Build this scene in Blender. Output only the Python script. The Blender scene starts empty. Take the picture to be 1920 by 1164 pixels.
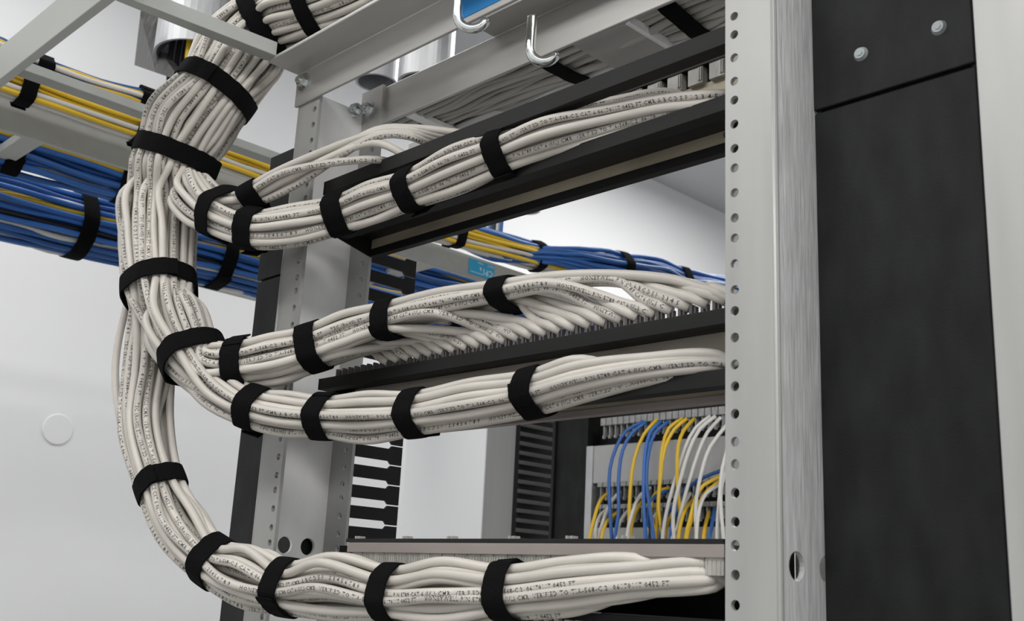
import bpy, math, random
import numpy as np
from mathutils import Vector, Matrix
random.seed(7); rng = np.random.RandomState(11)
sc = bpy.context.scene; col = sc.collection
Z0 = 1993.0            # height in mm of rack datum above the floor

# ------------------------------------------------------------------ camera
F = 2036.7
CAM = np.array([581.45, -515.96, -343.2])          # mm, rack coordinates
R = np.array([[0.70337746, 0.70908183, 0.04962974],
              [-0.14557254, 0.21203838, -0.9663583],
              [-0.69575052, 0.67248992, 0.25236587]])   # rows: right, down, forward
cd = bpy.data.cameras.new('camera'); cam = bpy.data.objects.new('camera', cd); col.objects.link(cam)
cd.sensor_width = 36.0; cd.lens = 36.0 * F / 1920.0; cd.clip_start = 0.01; cd.clip_end = 50
m = Matrix(((R[0][0], -R[1][0], -R[2][0], CAM[0] / 1000), (R[0][1], -R[1][1], -R[2][1], CAM[1] / 1000),
            (R[0][2], -R[1][2], -R[2][2], (CAM[2] + Z0) / 1000), (0, 0, 0, 1)))
cam.matrix_world = m; cd.dof.use_dof = True; cd.dof.focus_distance = 0.88; cd.dof.aperture_fstop = 18
sc.camera = cam

# ------------------------------------------------------------------ light
sc.view_settings.view_transform = 'Standard'; sc.view_settings.look = 'None'
sc.view_settings.gamma = 1; sc.view_settings.use_curve_mapping = False
sc.view_settings.exposure = 0.0
w = bpy.data.worlds.new('world'); sc.world = w; w.use_nodes = True
w.node_tree.nodes['Background'].inputs[0].default_value = (0.9, 0.95, 1.0, 1); w.node_tree.nodes['Background'].inputs[1].default_value = 0.35

def area(name, loc, sx, sy, power, rot=(0, 0, 0), colr=(1, 0.99, 0.97)):
    l = bpy.data.lights.new(name, 'AREA'); l.shape = 'RECTANGLE'; l.size = sx; l.size_y = sy; l.energy = power; l.color = colr
    o = bpy.data.objects.new(name, l); col.objects.link(o); o.location = loc; o.rotation_euler = rot; return o
area('ceiling_light', (0.2, -1.5, 3.07), 2.0, 0.5, 28)
area('ceiling_light', (1.7, -0.6, 3.07), 0.6, 1.6, 50)
area('ceiling_light', (-1.05, -0.4, 3.07), 0.5, 1.6, 13)
area('ceiling_light', (-0.7, 2.0, 3.07), 1.2, 1.2, 27)

# ------------------------------------------------------------------ geometry helpers (mm in, metres out)
def at(px, py, ax, val):
    d = R.T @ np.array([(px - 960) / F, (py - 582) / F, 1.0]); i = 'XYZ'.index(ax)
    return CAM + d * (val - CAM[i]) / d[i]
def A(*a): return np.array(a, float)
def nrm(v): return v / (np.linalg.norm(v) + 1e-12)
def wpos(p): return (p[0] / 1000, p[1] / 1000, (p[2] + Z0) / 1000)

def tag(o, label=None, cat=None, group=None, kind=None):
    if label: o['label'] = label
    if cat: o['category'] = cat
    if group: o['group'] = group
    if kind: o['kind'] = kind
    return o
def empty(name, loc, label, cat, group=None):
    o = bpy.data.objects.new(name, None); col.objects.link(o); o.location = wpos(loc); o.empty_display_size = 0.02
    o['_o'] = list(map(float, loc)); del o['_o']; ORI[o] = A(*loc)
    return tag(o, label, cat, group)
ORI = {}
class MB:
    def __init__(s): s.v = []; s.f = []
    def add(s, vs, fs):
        b = len(s.v); s.v += [tuple(map(float, p)) for p in vs]; s.f += [tuple(b + i for i in f) for f in fs]; return s
    def box(s, x0, x1, y0, y1, z0, z1):
        v = [(x, y, z) for z in (z0, z1) for y in (y0, y1) for x in (x0, x1)]
        return s.add(v, [(0, 2, 3, 1), (4, 5, 7, 6), (0, 1, 5, 4), (2, 6, 7, 3), (0, 4, 6, 2), (1, 3, 7, 5)])
    def prism(s, prof, x0, x1, axis='X'):
        """closed profile of (a,b) swept along an axis: X -> (Y,Z); Y -> (X,Z); Z -> (X,Y)"""
        n = len(prof); v = []
        for t in (x0, x1):
            for a, b in prof: v.append({'X': (t, a, b), 'Y': (a, t, b), 'Z': (a, b, t)}[axis])
        f = [(i, (i + 1) % n, n + (i + 1) % n, n + i) for i in range(n)] + [tuple(range(n))[::-1], tuple(range(n, 2 * n))]
        return s.add(v, f)
    def cyl(s, c0, c1, r, n=20, r1=None, caps=True):
        c0 = A(*c0); c1 = A(*c1); t = nrm(c1 - c0); u = nrm(np.cross(t, A(0, 0, 1) if abs(t[2]) < .9 else A(1, 0, 0))); w_ = np.cross(t, u)
        r1 = r if r1 is None else r1; v = []
        for c, q in ((c0, r), (c1, r1)):
            for i in range(n): a = 2 * math.pi * i / n; v.append(c + q * (math.cos(a) * u + math.sin(a) * w_))
        f = [(i, (i + 1) % n, n + (i + 1) % n, n + i) for i in range(n)]
        if caps: f += [tuple(range(n))[::-1], tuple(range(n, 2 * n))]
        return s.add(v, f)
    def plate(s, org, u, v, w_, th, cells):
        """flat plate: cells (u0,u1,v0,v1,hole) with hole None or (uc,vc,ru,rv); th along w_"""
        org, u, v, w_ = A(*org), A(*u), A(*v), A(*w_)
        for (u0, u1, v0, v1, h) in cells:
            P = lambda a, b, t: org + u * a + v * b + w_ * t
            if h is None:
                vs = [P(a, b, t) for t in (0, th) for a, b in ((u0, v0), (u1, v0), (u1, v1), (u0, v1))]
                s.add(vs, [(0, 1, 2, 3), (7, 6, 5, 4), (0, 4, 5, 1), (1, 5, 6, 2), (2, 6, 7, 3), (3, 7, 4, 0)]); continue
            uc, vc, ru, rv = h; angs = [2 * math.pi * i / 20 for i in range(20)] + [math.atan2(b - vc, a - uc) % (2 * math.pi) for a in (u0, u1) for b in (v0, v1)]
            angs = sorted(set(round(a, 5) for a in angs)); n = len(angs); inn = []; out = []
            for a in angs:
                c, q = math.cos(a), math.sin(a); inn.append((uc + ru * c, vc + rv * q)); ts = []
                if c > 1e-9: ts.append((u1 - uc) / c)
                if c < -1e-9: ts.append((u0 - uc) / c)
                if q > 1e-9: ts.append((v1 - vc) / q)
                if q < -1e-9: ts.append((v0 - vc) / q)
                t = min(ts); out.append((uc + t * c, vc + t * q))
            vs = [P(a, b, t) for t in (0, th) for ring in (inn, out) for a, b in ring]; fs = []
            for i in range(n):
                j = (i + 1) % n
                fs += [(i, j, n + j, n + i), (2 * n + i, 3 * n + i, 3 * n + j, 2 * n + j), (i, 2 * n + i, 2 * n + j, j), (n + i, n + j, 3 * n + j, 3 * n + i)]
            s.add(vs, fs)
        return s
    def build(s, name, mat, parent=None, bevel=0, smooth=False, origin=None):
        V = np.array(s.v)
        if parent is not None: o0 = ORI[parent]
        elif origin is not None: o0 = A(*origin)
        else: o0 = A((V[:, 0].min() + V[:, 0].max()) / 2, (V[:, 1].min() + V[:, 1].max()) / 2, V[:, 2].min())
        me = bpy.data.meshes.new(name); me.from_pydata(((V - o0) / 1000).tolist(), [], s.f); me.update()
        o = bpy.data.objects.new(name, me); col.objects.link(o); ORI[o] = o0
        if parent is not None: o.parent = parent
        else: o.location = wpos(o0)
        if mat: me.materials.append(mat)
        if smooth:
            me.polygons.foreach_set('use_smooth', [True] * len(me.polygons))
        if bevel:
            b = o.modifiers.new('bevel', 'BEVEL'); b.width = bevel / 1000; b.segments = 2; b.limit_method = 'ANGLE'
        return o

# ------------------------------------------------------------------ materials
def mat(name, c, rough=0.5, metal=0.0, noise=None, bump=None, vary=0.0, spec=None, trans=0):
    """noise=(scale xyz, amount, detail) mottles the colour; bump=(scale xyz, strength)"""
    m = bpy.data.materials.new(name); m.use_nodes = True; nt = m.node_tree; b = nt.nodes['Principled BSDF']
    b.inputs['Base Color'].default_value = (*c, 1); b.inputs['Roughness'].default_value = rough; b.inputs['Metallic'].default_value = metal
    if spec is not None: b.inputs['Specular IOR Level'].default_value = spec
    if trans: b.inputs['Transmission Weight'].default_value = trans
    tc = nt.nodes.new('ShaderNodeTexCoord')
    def nz(scale, det=4):
        mp = nt.nodes.new('ShaderNodeMapping'); mp.inputs['Scale'].default_value = scale
        n = nt.nodes.new('ShaderNodeTexNoise'); n.inputs['Scale'].default_value = 1; n.inputs['Detail'].default_value = det
        nt.links.new(tc.outputs['Object'], mp.inputs[0]); nt.links.new(mp.outputs[0], n.inputs['Vector']); return n
    last = None
    if noise:
        n = nz(noise[0], noise[2]); r = nt.nodes.new('ShaderNodeMapRange'); r.inputs['From Min'].default_value = .3; r.inputs['From Max'].default_value = .7
        r.inputs['To Min'].default_value = 1 - noise[1]; r.inputs['To Max'].default_value = 1 + noise[1] * .6
        nt.links.new(n.outputs['Fac'], r.inputs['Value'])
        v = nt.nodes.new('ShaderNodeVectorMath'); v.operation = 'SCALE'; v.inputs[0].default_value = c
        nt.links.new(r.outputs[0], v.inputs['Scale']); last = v.outputs[0]
        if metal:
            r2 = nt.nodes.new('ShaderNodeMapRange'); r2.inputs['From Min'].default_value = .3; r2.inputs['From Max'].default_value = .7
            r2.inputs['To Min'].default_value = max(.05, rough - .08); r2.inputs['To Max'].default_value = rough + .1
            nt.links.new(n.outputs['Fac'], r2.inputs['Value']); nt.links.new(r2.outputs[0], b.inputs['Roughness'])
    if vary:
        oi = nt.nodes.new('ShaderNodeObjectInfo'); r = nt.nodes.new('ShaderNodeMapRange')
        r.inputs['To Min'].default_value = 1 - vary; r.inputs['To Max'].default_value = 1 + vary
        nt.links.new(oi.outputs['Random'], r.inputs['Value']); v = nt.nodes.new('ShaderNodeVectorMath'); v.operation = 'SCALE'; v.inputs[0].default_value = c
        if last: nt.links.new(last, v.inputs[0])
        nt.links.new(r.outputs[0], v.inputs['Scale']); last = v.outputs[0]
    if last: nt.links.new(last, b.inputs['Base Color'])
    if bump:
        n = nz(bump[0], 5); bp = nt.nodes.new('ShaderNodeBump'); bp.inputs['Strength'].default_value = bump[1]; bp.inputs['Distance'].default_value = .001
        nt.links.new(n.outputs['Fac'], bp.inputs['Height']); nt.links.new(bp.outputs[0], b.inputs['Normal'])
    return m
ALU = mat('satin_aluminium', (.41, .41, .40), .45, .4, noise=((60, 60, 5), .06, 4))
ALUB = mat('brushed_aluminium', (.60, .605, .61), .45, .25, noise=((500, 500, 38), .20, 5), bump=((600, 600, 40), .5))
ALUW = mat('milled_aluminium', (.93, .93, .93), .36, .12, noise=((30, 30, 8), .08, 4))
ANGLE = mat('mill_finish_angle', (.50, .49, .47), .42, .55, noise=((9, 60, 60), .07, 4))
TRAY = mat('grey_painted_steel', (.40, .41, .39), .5, .1, noise=((50, 50, 50), .05, 5))
BLK = mat('black_powder_coat', (.0065, .007, .0075), .6, 0, noise=((60, 60, 25), .9, 6), bump=((900, 900, 900), .15), spec=.3)
BLKP = mat('black_plastic', (.007, .007, .0075), .45, spec=.3)
BAR = mat('black_painted_steel', (.006, .0058, .0056), .55, 0, noise=((20, 60, 60), .25, 4), spec=.3)
TAN = mat('bare_back_panel', (.42, .37, .28), .4, .2, noise=((14, 60, 60), .25, 4))
TAUPE2 = mat('lightened_taupe_plate', (.72, .66, .58), .6, 0, noise=((10, 60, 60), .15, 4))  # taupe with brightness put into the colour, as little light reaches this plate
TAUPE = mat('taupe_plastic', (.27, .235, .22), .5, 0, noise=((14, 90, 60), .12, 4))
COMB = mat('clear_grey_polycarbonate', (.42, .41, .38), .3, 0, noise=((120, 120, 60), .25, 4))
CLIP = mat('grey_connector_plastic', (.33, .335, .33), .35, .1, noise=((300, 300, 120), .25, 3))
VEL = mat('black_hook_and_loop', (.004, .004, .0045), .95, 0, bump=((900, 900, 900), .8), spec=.1)
CABW = mat('off_white_cable_jacket', (.53, .50, .455), .42, 0, noise=((40, 40, 40), .05, 3), vary=.07)
CABW2 = mat('white_cable_jacket', (.70, .69, .66), .45, 0, vary=.08)
CABB = mat('blue_cable_jacket', (.03, .13, .42), .42, 0, vary=.35)
CABY = mat('yellow_cable_jacket', (.80, .52, .03), .42, 0, vary=.12)
CABK = mat('dark_cable_jacket', (.02, .02, .025), .5, 0)
CABG = mat('shade_tinted_cable_jacket', (.50, .48, .45), .5, 0, vary=.12)  # off-white jacket colour darkened a little to stand in for shade
INK = mat('dark_print', (.05, .05, .05), .6)
ZINC = mat('zinc_plated_steel', (.70, .73, .73), .22, 1.0, noise=((150, 150, 150), .1, 3))
DULL = mat('dull_zinc_screw', (.34, .37, .38), .5, .3)
GALV = mat('galvanised_steel', (.52, .53, .54), .42, .6, noise=((45, 45, 25), .16, 4))
FOIL = mat('crumpled_foil', (.075, .072, .07), .4, .5, noise=((60, 60, 40), .7, 5), bump=((90, 90, 60), 1.0))
TOOTH = mat('dark_tooth_plastic', (.09, .08, .08), .4)
STK = mat('blue_sticker', (.005, .19, .50), .4)
STKL = mat('light_blue_sticker', (.01, .42, .75), .4)
WHT = mat('white_print', (.85, .87, .87), .5)
WALL = mat('white_painted_wall', (.80, .805, .815), .85, 0, noise=((1.2, 1.2, 1.2), .015, 3), bump=((300, 300, 300), .05))
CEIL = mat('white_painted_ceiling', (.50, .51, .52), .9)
FLOOR = mat('grey_vinyl_floor', (.30, .30, .29), .5, 0, noise=((3, 3, 3), .06, 4))
WBOX = mat('white_enamel', (.84, .845, .86), .45)
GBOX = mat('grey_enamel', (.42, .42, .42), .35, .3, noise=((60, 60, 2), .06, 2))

# ------------------------------------------------------------------ the room
def struct(name, b, m_): return tag(b.build(name, m_), kind='structure')
struct('wall_left', MB().box(-1800, -1700, -2600, 3600, -Z0, 1115), WALL)
struct('wall_back', MB().box(-1800, 3000, 3600, 3700, -Z0, 1115), WALL)
struct('wall_right', MB().box(2900, 3000, -2600, 3600, -Z0, 1115), WALL)
struct('wall_front', MB().box(-1800, 3000, -2700, -2600, -Z0, 1115), WALL)
struct('ceiling', MB().box(-1800, 3000, -2700, 3700, 1115, 1200), CEIL)
struct('floor', MB().box(-1800, 3000, -2700, 3700, -Z0 - 60, -Z0), FLOOR)
# round blank cover on the wall
c = at(108, 805, 'X', -1700)
o = MB(); o.cyl((-1700, c[1], c[2]), (-1697, c[1], c[2]), 33, 36, 31)
o = o.build('blank_wall_cover', WALL, smooth=False, bevel=.6)
tag(o, 'small round white blank cover plate on the bare white wall at lower left', 'wall plate')

# ------------------------------------------------------------------ rack posts
def hole_cells(zlo, zhi, w, uc, r, zshift=0):
    """mounting holes 15.9/15.9/12.7 over each 44.45 rack unit, hole just below the short gap at Z=-44.45*k"""
    zs = []
    k = math.floor(zlo / 44.45) - 1
    while k * 44.45 < zhi + 50:
        for d in (0, -15.9, -31.8): zs.append(k * 44.45 + d + zshift)
        k += 1
    zs = sorted(z for z in zs if zlo + 5 < z < zhi - 5); cells = []; lo = zlo
    for i, z in enumerate(zs):
        hi = (z + zs[i + 1]) / 2 if i + 1 < len(zs) else zhi
        cells.append((0, w, lo, hi, (uc, z, r, r))); lo = hi
    return cells
ZB, ZT = -760, 99
def post(xw, side, label, zt, webholes, ub):
    """xw: outside face of the web; side=+1 when the flanges point to +X"""
    t = empty('rack_post', (xw + side * 17, 38, ZB), label, 'rack post')
    w_ = 35; s = side
    b = MB(); b.plate((xw, 0, 0), (s, 0, 0), (0, 0, 1), (0, 1, 0), 3.2, hole_cells(ZB, zt, w_, 28.5, 2.9)); b.build('front_flange', ALU, t)
    b = MB(); b.plate((xw, 72.8, 0), (s, 0, 0), (0, 0, 1), (0, 1, 0), 3.2, hole_cells(ZB, zt, w_, 24, 2.9)); b.build('rear_flange', ALU, t)
    cells = []; lo = ZB
    for (y, z, r) in sorted(webholes, key=lambda h: h[1]):
        pass
    zs = sorted(set(h[1] for h in webholes))
    for z in zs:
        hs = [h for h in webholes if h[1] == z]; cells.append((3.2, 72.8, lo, z - 14, None))
        us = [3.2] + [(hs[i][0] + hs[i + 1][0]) / 2 for i in range(len(hs) - 1)] + [72.8]
        for i, h in enumerate(hs): cells.append((us[i], us[i + 1], z - 14, z + 14, (h[0], z, h[2], h[2])))
        lo = z + 14
    cells.append((3.2, 72.8, lo, zt, None))
    b = MB(); b.plate((xw, 0, 0), (0, 1, 0), (0, 0, 1), (s, 0, 0), 3.2, cells); b.build('web', ub, t)
    b = MB().cyl((xw + s * 1.6, 1.6, ZB), (xw + s * 1.6, 1.6, zt), 1.9, 12); b.build('corner_edge', ALU, t, smooth=True)
    return t
RP = post(262, -1, 'near aluminium rack post with a row of holes and a brushed side, right of centre', 240, [(16, -321, 8), (47, -321, 7.5)], ALUB)
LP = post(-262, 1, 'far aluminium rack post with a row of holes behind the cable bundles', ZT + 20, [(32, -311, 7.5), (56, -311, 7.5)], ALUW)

# black vertical manager covers either side
def manager(x0, x1, zt, label, fingers=0, screws=()):
    t = empty('vertical_cable_manager', ((x0 + x1) / 2, 60, ZB), label, 'cable manager')
    MB().box(x0, x1, 45, 48, ZB, -46).build('lower_cover', BLK, t, bevel=.8)
    MB().box(x0, x1, 44, 48, -44, zt).build('upper_cover', BLK, t, bevel=.8)
    MB().box(x0 + 3, x1 - 3, 48, 74, ZB, zt - 4).build('body', BLKP, t)
    for (x, z) in screws:
        b = MB().cyl((x, 44, z), (x, 41.8, z), 4.6, 20, 3.4); b.cyl((x, 41.8, z), (x, 41.3, z), 2.0, 6, 2.0)
        b.build('screw', DULL, t, smooth=False)
    if fingers:
        MB().box(x1 - 10, x1 - 1, 74, 98, ZB, zt).build('spine', BLKP, t)
        n = 0; z = -24.4
        while z > -700:
            # one flat finger, wide with a T shaped tip towards +Y
            prof = [(97, z - 5.9), (144, z - 5.9), (147, z - 9.0), (160, z - 9.0), (160, z + 9.0), (147, z + 9.0), (144, z + 5.9), (97, z + 5.9)]
            b = MB(); b.prism([(y, q) for y, q in prof], x1 - 3, x1 - .5, 'X'); b.build('finger', BLKP, t); z -= 19.3; n += 1
    return t
manager(262, 362, 240, 'wide black cable manager cover with two screws beside the near rack post', 0, [(294.7, -16.4), (343.1, -16.2)])
manager(-378, -263, 92, 'narrow black cable manager with open finger slots beside the far rack post', 1)
t = empty('adjacent_rack_post', (400, 38, ZB), 'plain grey metal rack post at the right edge of the picture', 'rack post')
MB().box(380, 416, 0, 3.2, ZB, 240).build('front_flange', ALU, t, bevel=.5)
MB().box(380, 383, 3.2, 72, ZB, 240).build('web', ALU, t)
MB().box(380, 416, 72, 75, ZB, 240).build('rear_flange', ALU, t)

# ------------------------------------------------------------------ top angles, bolts, runway over the rack
def hexbolt(parent, p, d, r=6.5):
    p = A(*p); d = nrm(A(*d))
    b = MB().cyl(p, p + d * 1.6, r * 1.5, 24); b.cyl(p + d * 1.6, p + d * 6.5, r, 6, r * .93); b.cyl(p + d * 6.5, p + d * 9, r * .55, 14, r * .5)
    return b.build('bolt', ZINC, parent)
TA1 = t = empty('top_angle', (0, -18, 99), 'long aluminium angle bolted across the tops of the rack posts, nearest one', 'rack angle')
MB().prism([(0, 99), (-3.2, 99), (-3.2, 133), (-37, 133), (-37, 136.5), (0, 136.5)], -265, 262).build('angle_bar', ANGLE, t, bevel=.9)
hexbolt(t, (-251, -3.2, 121), (0, -1, 0), 6)
t = empty('top_angle', (0, 90, 99), 'second aluminium angle across the rack top, behind the two steel hooks', 'rack angle')
MB().prism([(76, 99), (79.2, 99), (79.2, 136), (112, 136), (112, 139.5), (76, 139.5)], -231, 262).build('angle_bar', ANGLE, t, bevel=.9)
MB().box(-233.5, -230.5, 74, 79, 97, 139).build('end_edge', ALUW, t)
hexbolt(t, (-243, 69, 117), (0, -1, 0), 5.5); hexbolt(t, (-256, 62, 117), (.5, -1, 0), 5)
MB().box(-262, -228, 72.5, 76, 92, 141).build('splice_plate', ANGLE, t)

t = empty('overhead_runway', (60, 110, 99), 'grey cable runway lying along the top of the rack, blue sticker on its rail', 'cable runway')
MB().prism([(48, 138.5), (76, 138.5), (76, 142), (52, 142), (52, 176), (48, 176)], -72, 400).build('rail', ANGLE, t, bevel=.8)
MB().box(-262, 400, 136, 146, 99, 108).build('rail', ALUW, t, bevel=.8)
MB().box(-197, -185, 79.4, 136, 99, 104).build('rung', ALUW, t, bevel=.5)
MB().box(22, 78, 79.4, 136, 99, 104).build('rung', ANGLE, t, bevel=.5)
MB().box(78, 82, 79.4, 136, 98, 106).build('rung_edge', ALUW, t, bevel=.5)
a = at(863, 37, 'Y', -3.6)
st = MB().box(a[0], a[0] + 62, -3.8, -3.2, a[2], a[2] + 21).build('sticker', STK, TA1); st['label'] = 'blue sticker on the front face'
b = MB()
for k, (xx, zz, ww) in enumerate(((20, 13, 1.2), (23.5, 15, 1.2), (32, 19, 12))): b.box(a[0] + xx, a[0] + xx + ww, -4.1, -3.8, a[2] + zz, a[2] + zz + (6 if ww < 2 else 1.2))
sp = b.build('sticker_print', WHT, st)

def tube_mesh(b, pts, r, n=10, cap=True):
    pts = np.array(pts); N = len(pts); T = np.gradient(pts, axis=0); T /= np.linalg.norm(T, axis=1)[:, None] + 1e-12
    u = nrm(np.cross(T[0], A(0.3, 0.2, 1))); V = np.zeros((N, n, 3)); rr = np.broadcast_to(r, (N,))
    an = np.arange(n) * 2 * math.pi / n; ca, sa = np.cos(an)[:, None], np.sin(an)[:, None]
    for i in range(N):
        u = nrm(u - T[i] * (u @ T[i])); w_ = np.cross(T[i], u); V[i] = pts[i] + rr[i] * (ca * u + sa * w_)
    f = [(i * n + j, i * n + (j + 1) % n, (i + 1) * n + (j + 1) % n, (i + 1) * n + j) for i in range(N - 1) for j in range(n)]
    if cap: f += [tuple(range(n))[::-1], tuple((N - 1) * n + j for j in range(n))]
    return b.add(V.reshape(-1, 3), f)
def spline(P, step=7.0):
    P = np.array(P, float); out = []
    if len(P) == 2: P = np.array([P[0], (P[0] + P[1]) / 2, P[1]])
    Q = np.vstack([2 * P[0] - P[1], P, 2 * P[-1] - P[-2]])
    for i in range(1, len(Q) - 2):
        p0, p1, p2, p3 = Q[i - 1], Q[i], Q[i + 1], Q[i + 2]
        d0, d1, d2 = [max(np.linalg.norm(x), 1e-3) ** .5 for x in (p1 - p0, p2 - p1, p3 - p2)]
        m1 = (p2 - p1) + d1 * ((p1 - p0) / d0 - (p2 - p0) / (d0 + d1)); m2 = (p2 - p1) + d1 * ((p3 - p2) / d2 - (p3 - p1) / (d1 + d2))
        n = max(2, int(np.linalg.norm(p2 - p1) / step))
        for k in range(n):
            s = k / n; out.append((2 * s**3 - 3 * s**2 + 1) * p1 + (s**3 - 2 * s**2 + s) * m1 + (-2 * s**3 + 3 * s**2) * p2 + (s**3 - s**2) * m2)
    out.append(P[-1]); return np.array(out)

# J hooks clamped over the runway rail
def jhook(px, py, label, rad, h, Y, th):
    c = at(px, py, 'Y', Y); d = nrm(A(.72, .69, 0))         # lowest point of the hook; it opens along d
    pts = [c - d * rad + A(0, 0, h), c - d * rad + A(0, 0, h * .6 + rad * .3), c - d * rad + A(0, 0, rad)]
    for k in range(1, 10):
        a = math.pi + k * math.pi * .92 / 9; pts.append(c + d * rad * math.cos(a) + A(0, 0, rad + rad * math.sin(a)))
    pts = spline(pts, 2); r = np.full(len(pts), th); r[-1] = th * .7
    b = tube_mesh(MB(), pts, r, 14); o = b.build('hook_bolt', ZINC, smooth=True)
    return tag(o, label, 'hook bolt')
jhook(884, 54, 'upper left steel hook bolt curling under the blue sticker', 11.5, 30, -16, 3.9)
jhook(1018, 116, 'lower right steel hook bolt hanging below the runway rail', 10.5, 40, 38, 4.2)

# near runway corner at top left
t = empty('crossing_runway', (-400, -180, 136), 'grey painted steel runway frame meeting the rack angle, top left foreground', 'cable runway')
MB().box(-900, -225, -193, -184, 136, 179).build('rail', TRAY, t, bevel=.8)
b = MB(); za, zb = 136, 150
v = [(-263, -184, za), (-275, -184, za), (-268.5, -36, za), (-252, -36, za)]
b.add([(x, y, z) for z in (za, zb) for x, y, _ in v], [(0, 1, 2, 3), (7, 6, 5, 4), (0, 4, 5, 1), (1, 5, 6, 2), (2, 6, 7, 3), (3, 7, 4, 0)]); b.build('rung', TRAY, t, bevel=.6)

# ------------------------------------------------------------------ panels across the rack
def panel(name, label, face, under, back, lip, yf, yb, x0=-228, x1=229, lipmat=BAR, cap=True, backmat=TAN, shelf=True):
    t = empty(name, (0, (yf + yb) / 2, lip[1] if lip else under), label, 'patch panel')
    zf1, zf0 = face
    MB().prism([(yf, zf0), (yf, zf1), (yf + 1.6, zf1), (yf + 1.6, zf0 + 1.2), (yf + 12, zf0 + 1.2), (yf + 12, zf0)], x0, x1).build('front_lip', BAR, t, bevel=.3)
    if shelf: MB().prism([(yf + 3, zf1 - 3.5), (yb, zf1 - 3.5), (yb, zf1 - 1.5), (yf + 3, zf1 - 1.5)], x0 + 1, x1 - 1).build('shelf', BLKP, t)
    if back: MB().box(x0 + 1, x1 - 1, yb - 2, yb, back[1], back[0]).build('back_plate', backmat, t)
    if lip: MB().box(x0, x1, yb - 3.2, yb + 4, lip[1], lip[0]).build('rear_lip', lipmat, t, bevel=.3)
    if cap: MB().prism([(yf, zf1), (yf, zf0), (yb, lip[1] if lip else zf0), (yb, zf1)], x0, x0 + 1.6).build('end_cap', BAR, t)
    return t
P1 = panel('patch_bay', 'topmost black patch panel bar, directly under the runway', (19, 6), 0, None, None, 15, 59, shelf=False)
P2 = panel('patch_bay', 'second black patch panel from the top, brassy back plate showing beneath', (-19, -30), 0, (-22, -33), (-32, -39.5), 33, 76)
P3 = panel('patch_bay', 'third black patch panel, with cable ends fanning onto its upper edge', (-165, -175), 0, None, None, 30, 72)
P4 = panel('patch_bay', 'fourth black patch panel, just above the white cabinet', (-203.5, -214), 0, (-206, -211), (-211, -216), 30, 70, lipmat=TAUPE)
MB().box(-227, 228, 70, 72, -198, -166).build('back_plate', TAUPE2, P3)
MB().box(-227, 228, 64, 66.5, -8, 13).build('lower_plate', TAN, P1)
MB().box(-227, 228, 66.5, 72, 12, 46).build('body', BLKP, P1)
MB().box(-227, 228, 59, 66.5, 25.2, 46).build('hood', BLKP, P1)
# connector blocks hanging under the topmost panel
for k in range(24):
    x = -212 + k * 18.3
    b = MB().box(x, x + 12.6, 60, 66, 12.5, 25); b.box(x + 9.6, x + 10.6, 58.5, 60, 14, 24); b.box(x + 11.4, x + 12.2, 58.5, 60, 14, 24)
    b.build('connector', COMB, P1)
# fittings at the right end of the second panel
b = MB().cyl((181, 73, -28), (181, 69, -28), 3.2, 16); b.build('screw', ZINC, P2)
# teeth along the third panel
for k in range(48):
    x = -205 + k * 8.9
    b = MB().box(x, x + 2.2, 31.6, 36, -165, -158.5); b.box(x + 4, x + 5, 31.6, 35, -165, -160); b.build('tooth', TOOTH, P3)

# bottom shelf like panel
t = empty('patch_bay', (0, 40, -330), 'taupe patch panel with a clear toothed edge near the bottom of the rack', 'patch panel')
MB().prism([(0, -318), (0, -310.5), (60, -309), (60, -318)], -123, 226).build('bottom_tray', TAUPE, t, bevel=.4)
MB().box(-125, 226, 0, 9, -310.3, -307.6).build('black_strip', BLKP, t)
for k in range(26):
    x = -118 + k * 13.2
    b = MB().prism([(x, -327.5), (x + 12.6, -327.5), (x + 12.6, -318.5), (x + 11.8, -317.6), (x + .8, -317.6), (x, -318.5)], 2, 12, 'Y')
    for q in range(4): b.box(x + 1.2 + q * 3, x + 1.8 + q * 3, 1.2, 2, -327, -319.5)
    b.build('connector', COMB, t)
for k, xx in enumerate((-118, -60, -10, 52, 104, 150)):
    b = MB().box(xx, xx + 1.2, 3, 9, -309.4, -305.5); b.box(xx + 4.2, xx + 5.4, 3, 9, -309.4, -305.5); b.build('clip_tab', COMB, t)
P6 = panel('patch_bay', 'lowest black panel, in shadow below the lowest cable bundle', (-352, -364), 0, None, None, 12, 70, cap=False)
MB().box(-227, 228, 68, 70, -352, -309).build('back_plate', BAR, P6)
for k in range(40): MB().box(-160 + k * 9, -156 + k * 9, 8, 12, -368, -357).build('tooth', COMB, P6)

# ------------------------------------------------------------------ cables
def sunflower(n):
    i = np.arange(n); rho = np.sqrt((i + .5) / n); th = i * math.pi * (3 - math.sqrt(5))
    return np.stack([rho * np.cos(th), rho * np.sin(th)], 1)
def match(src, dst):
    """greedy nearest assignment of dst slots to src points"""
    dst = dst.copy(); out = np.zeros_like(src); free = list(range(len(dst)))
    for i in np.argsort(-np.linalg.norm(src, axis=1)):
        j = min(free, key=lambda q: np.sum((dst[q] - src[i]) ** 2)); out[i] = dst[j]; free.remove(j)
    return out
def frames(C):
    T = np.gradient(C, axis=0); fr = []
    for c, t in zip(C, T):
        t = nrm(t); vdir = nrm(c - CAM); e1 = nrm(np.cross(vdir, t)); e2 = np.cross(t, e1)
        if e2 @ vdir < 0: e2 = -e2
        fr.append((e1, e2, t))
    return fr
def bundle_R(n, r=3.4): return r * math.sqrt(n / .80)

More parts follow.
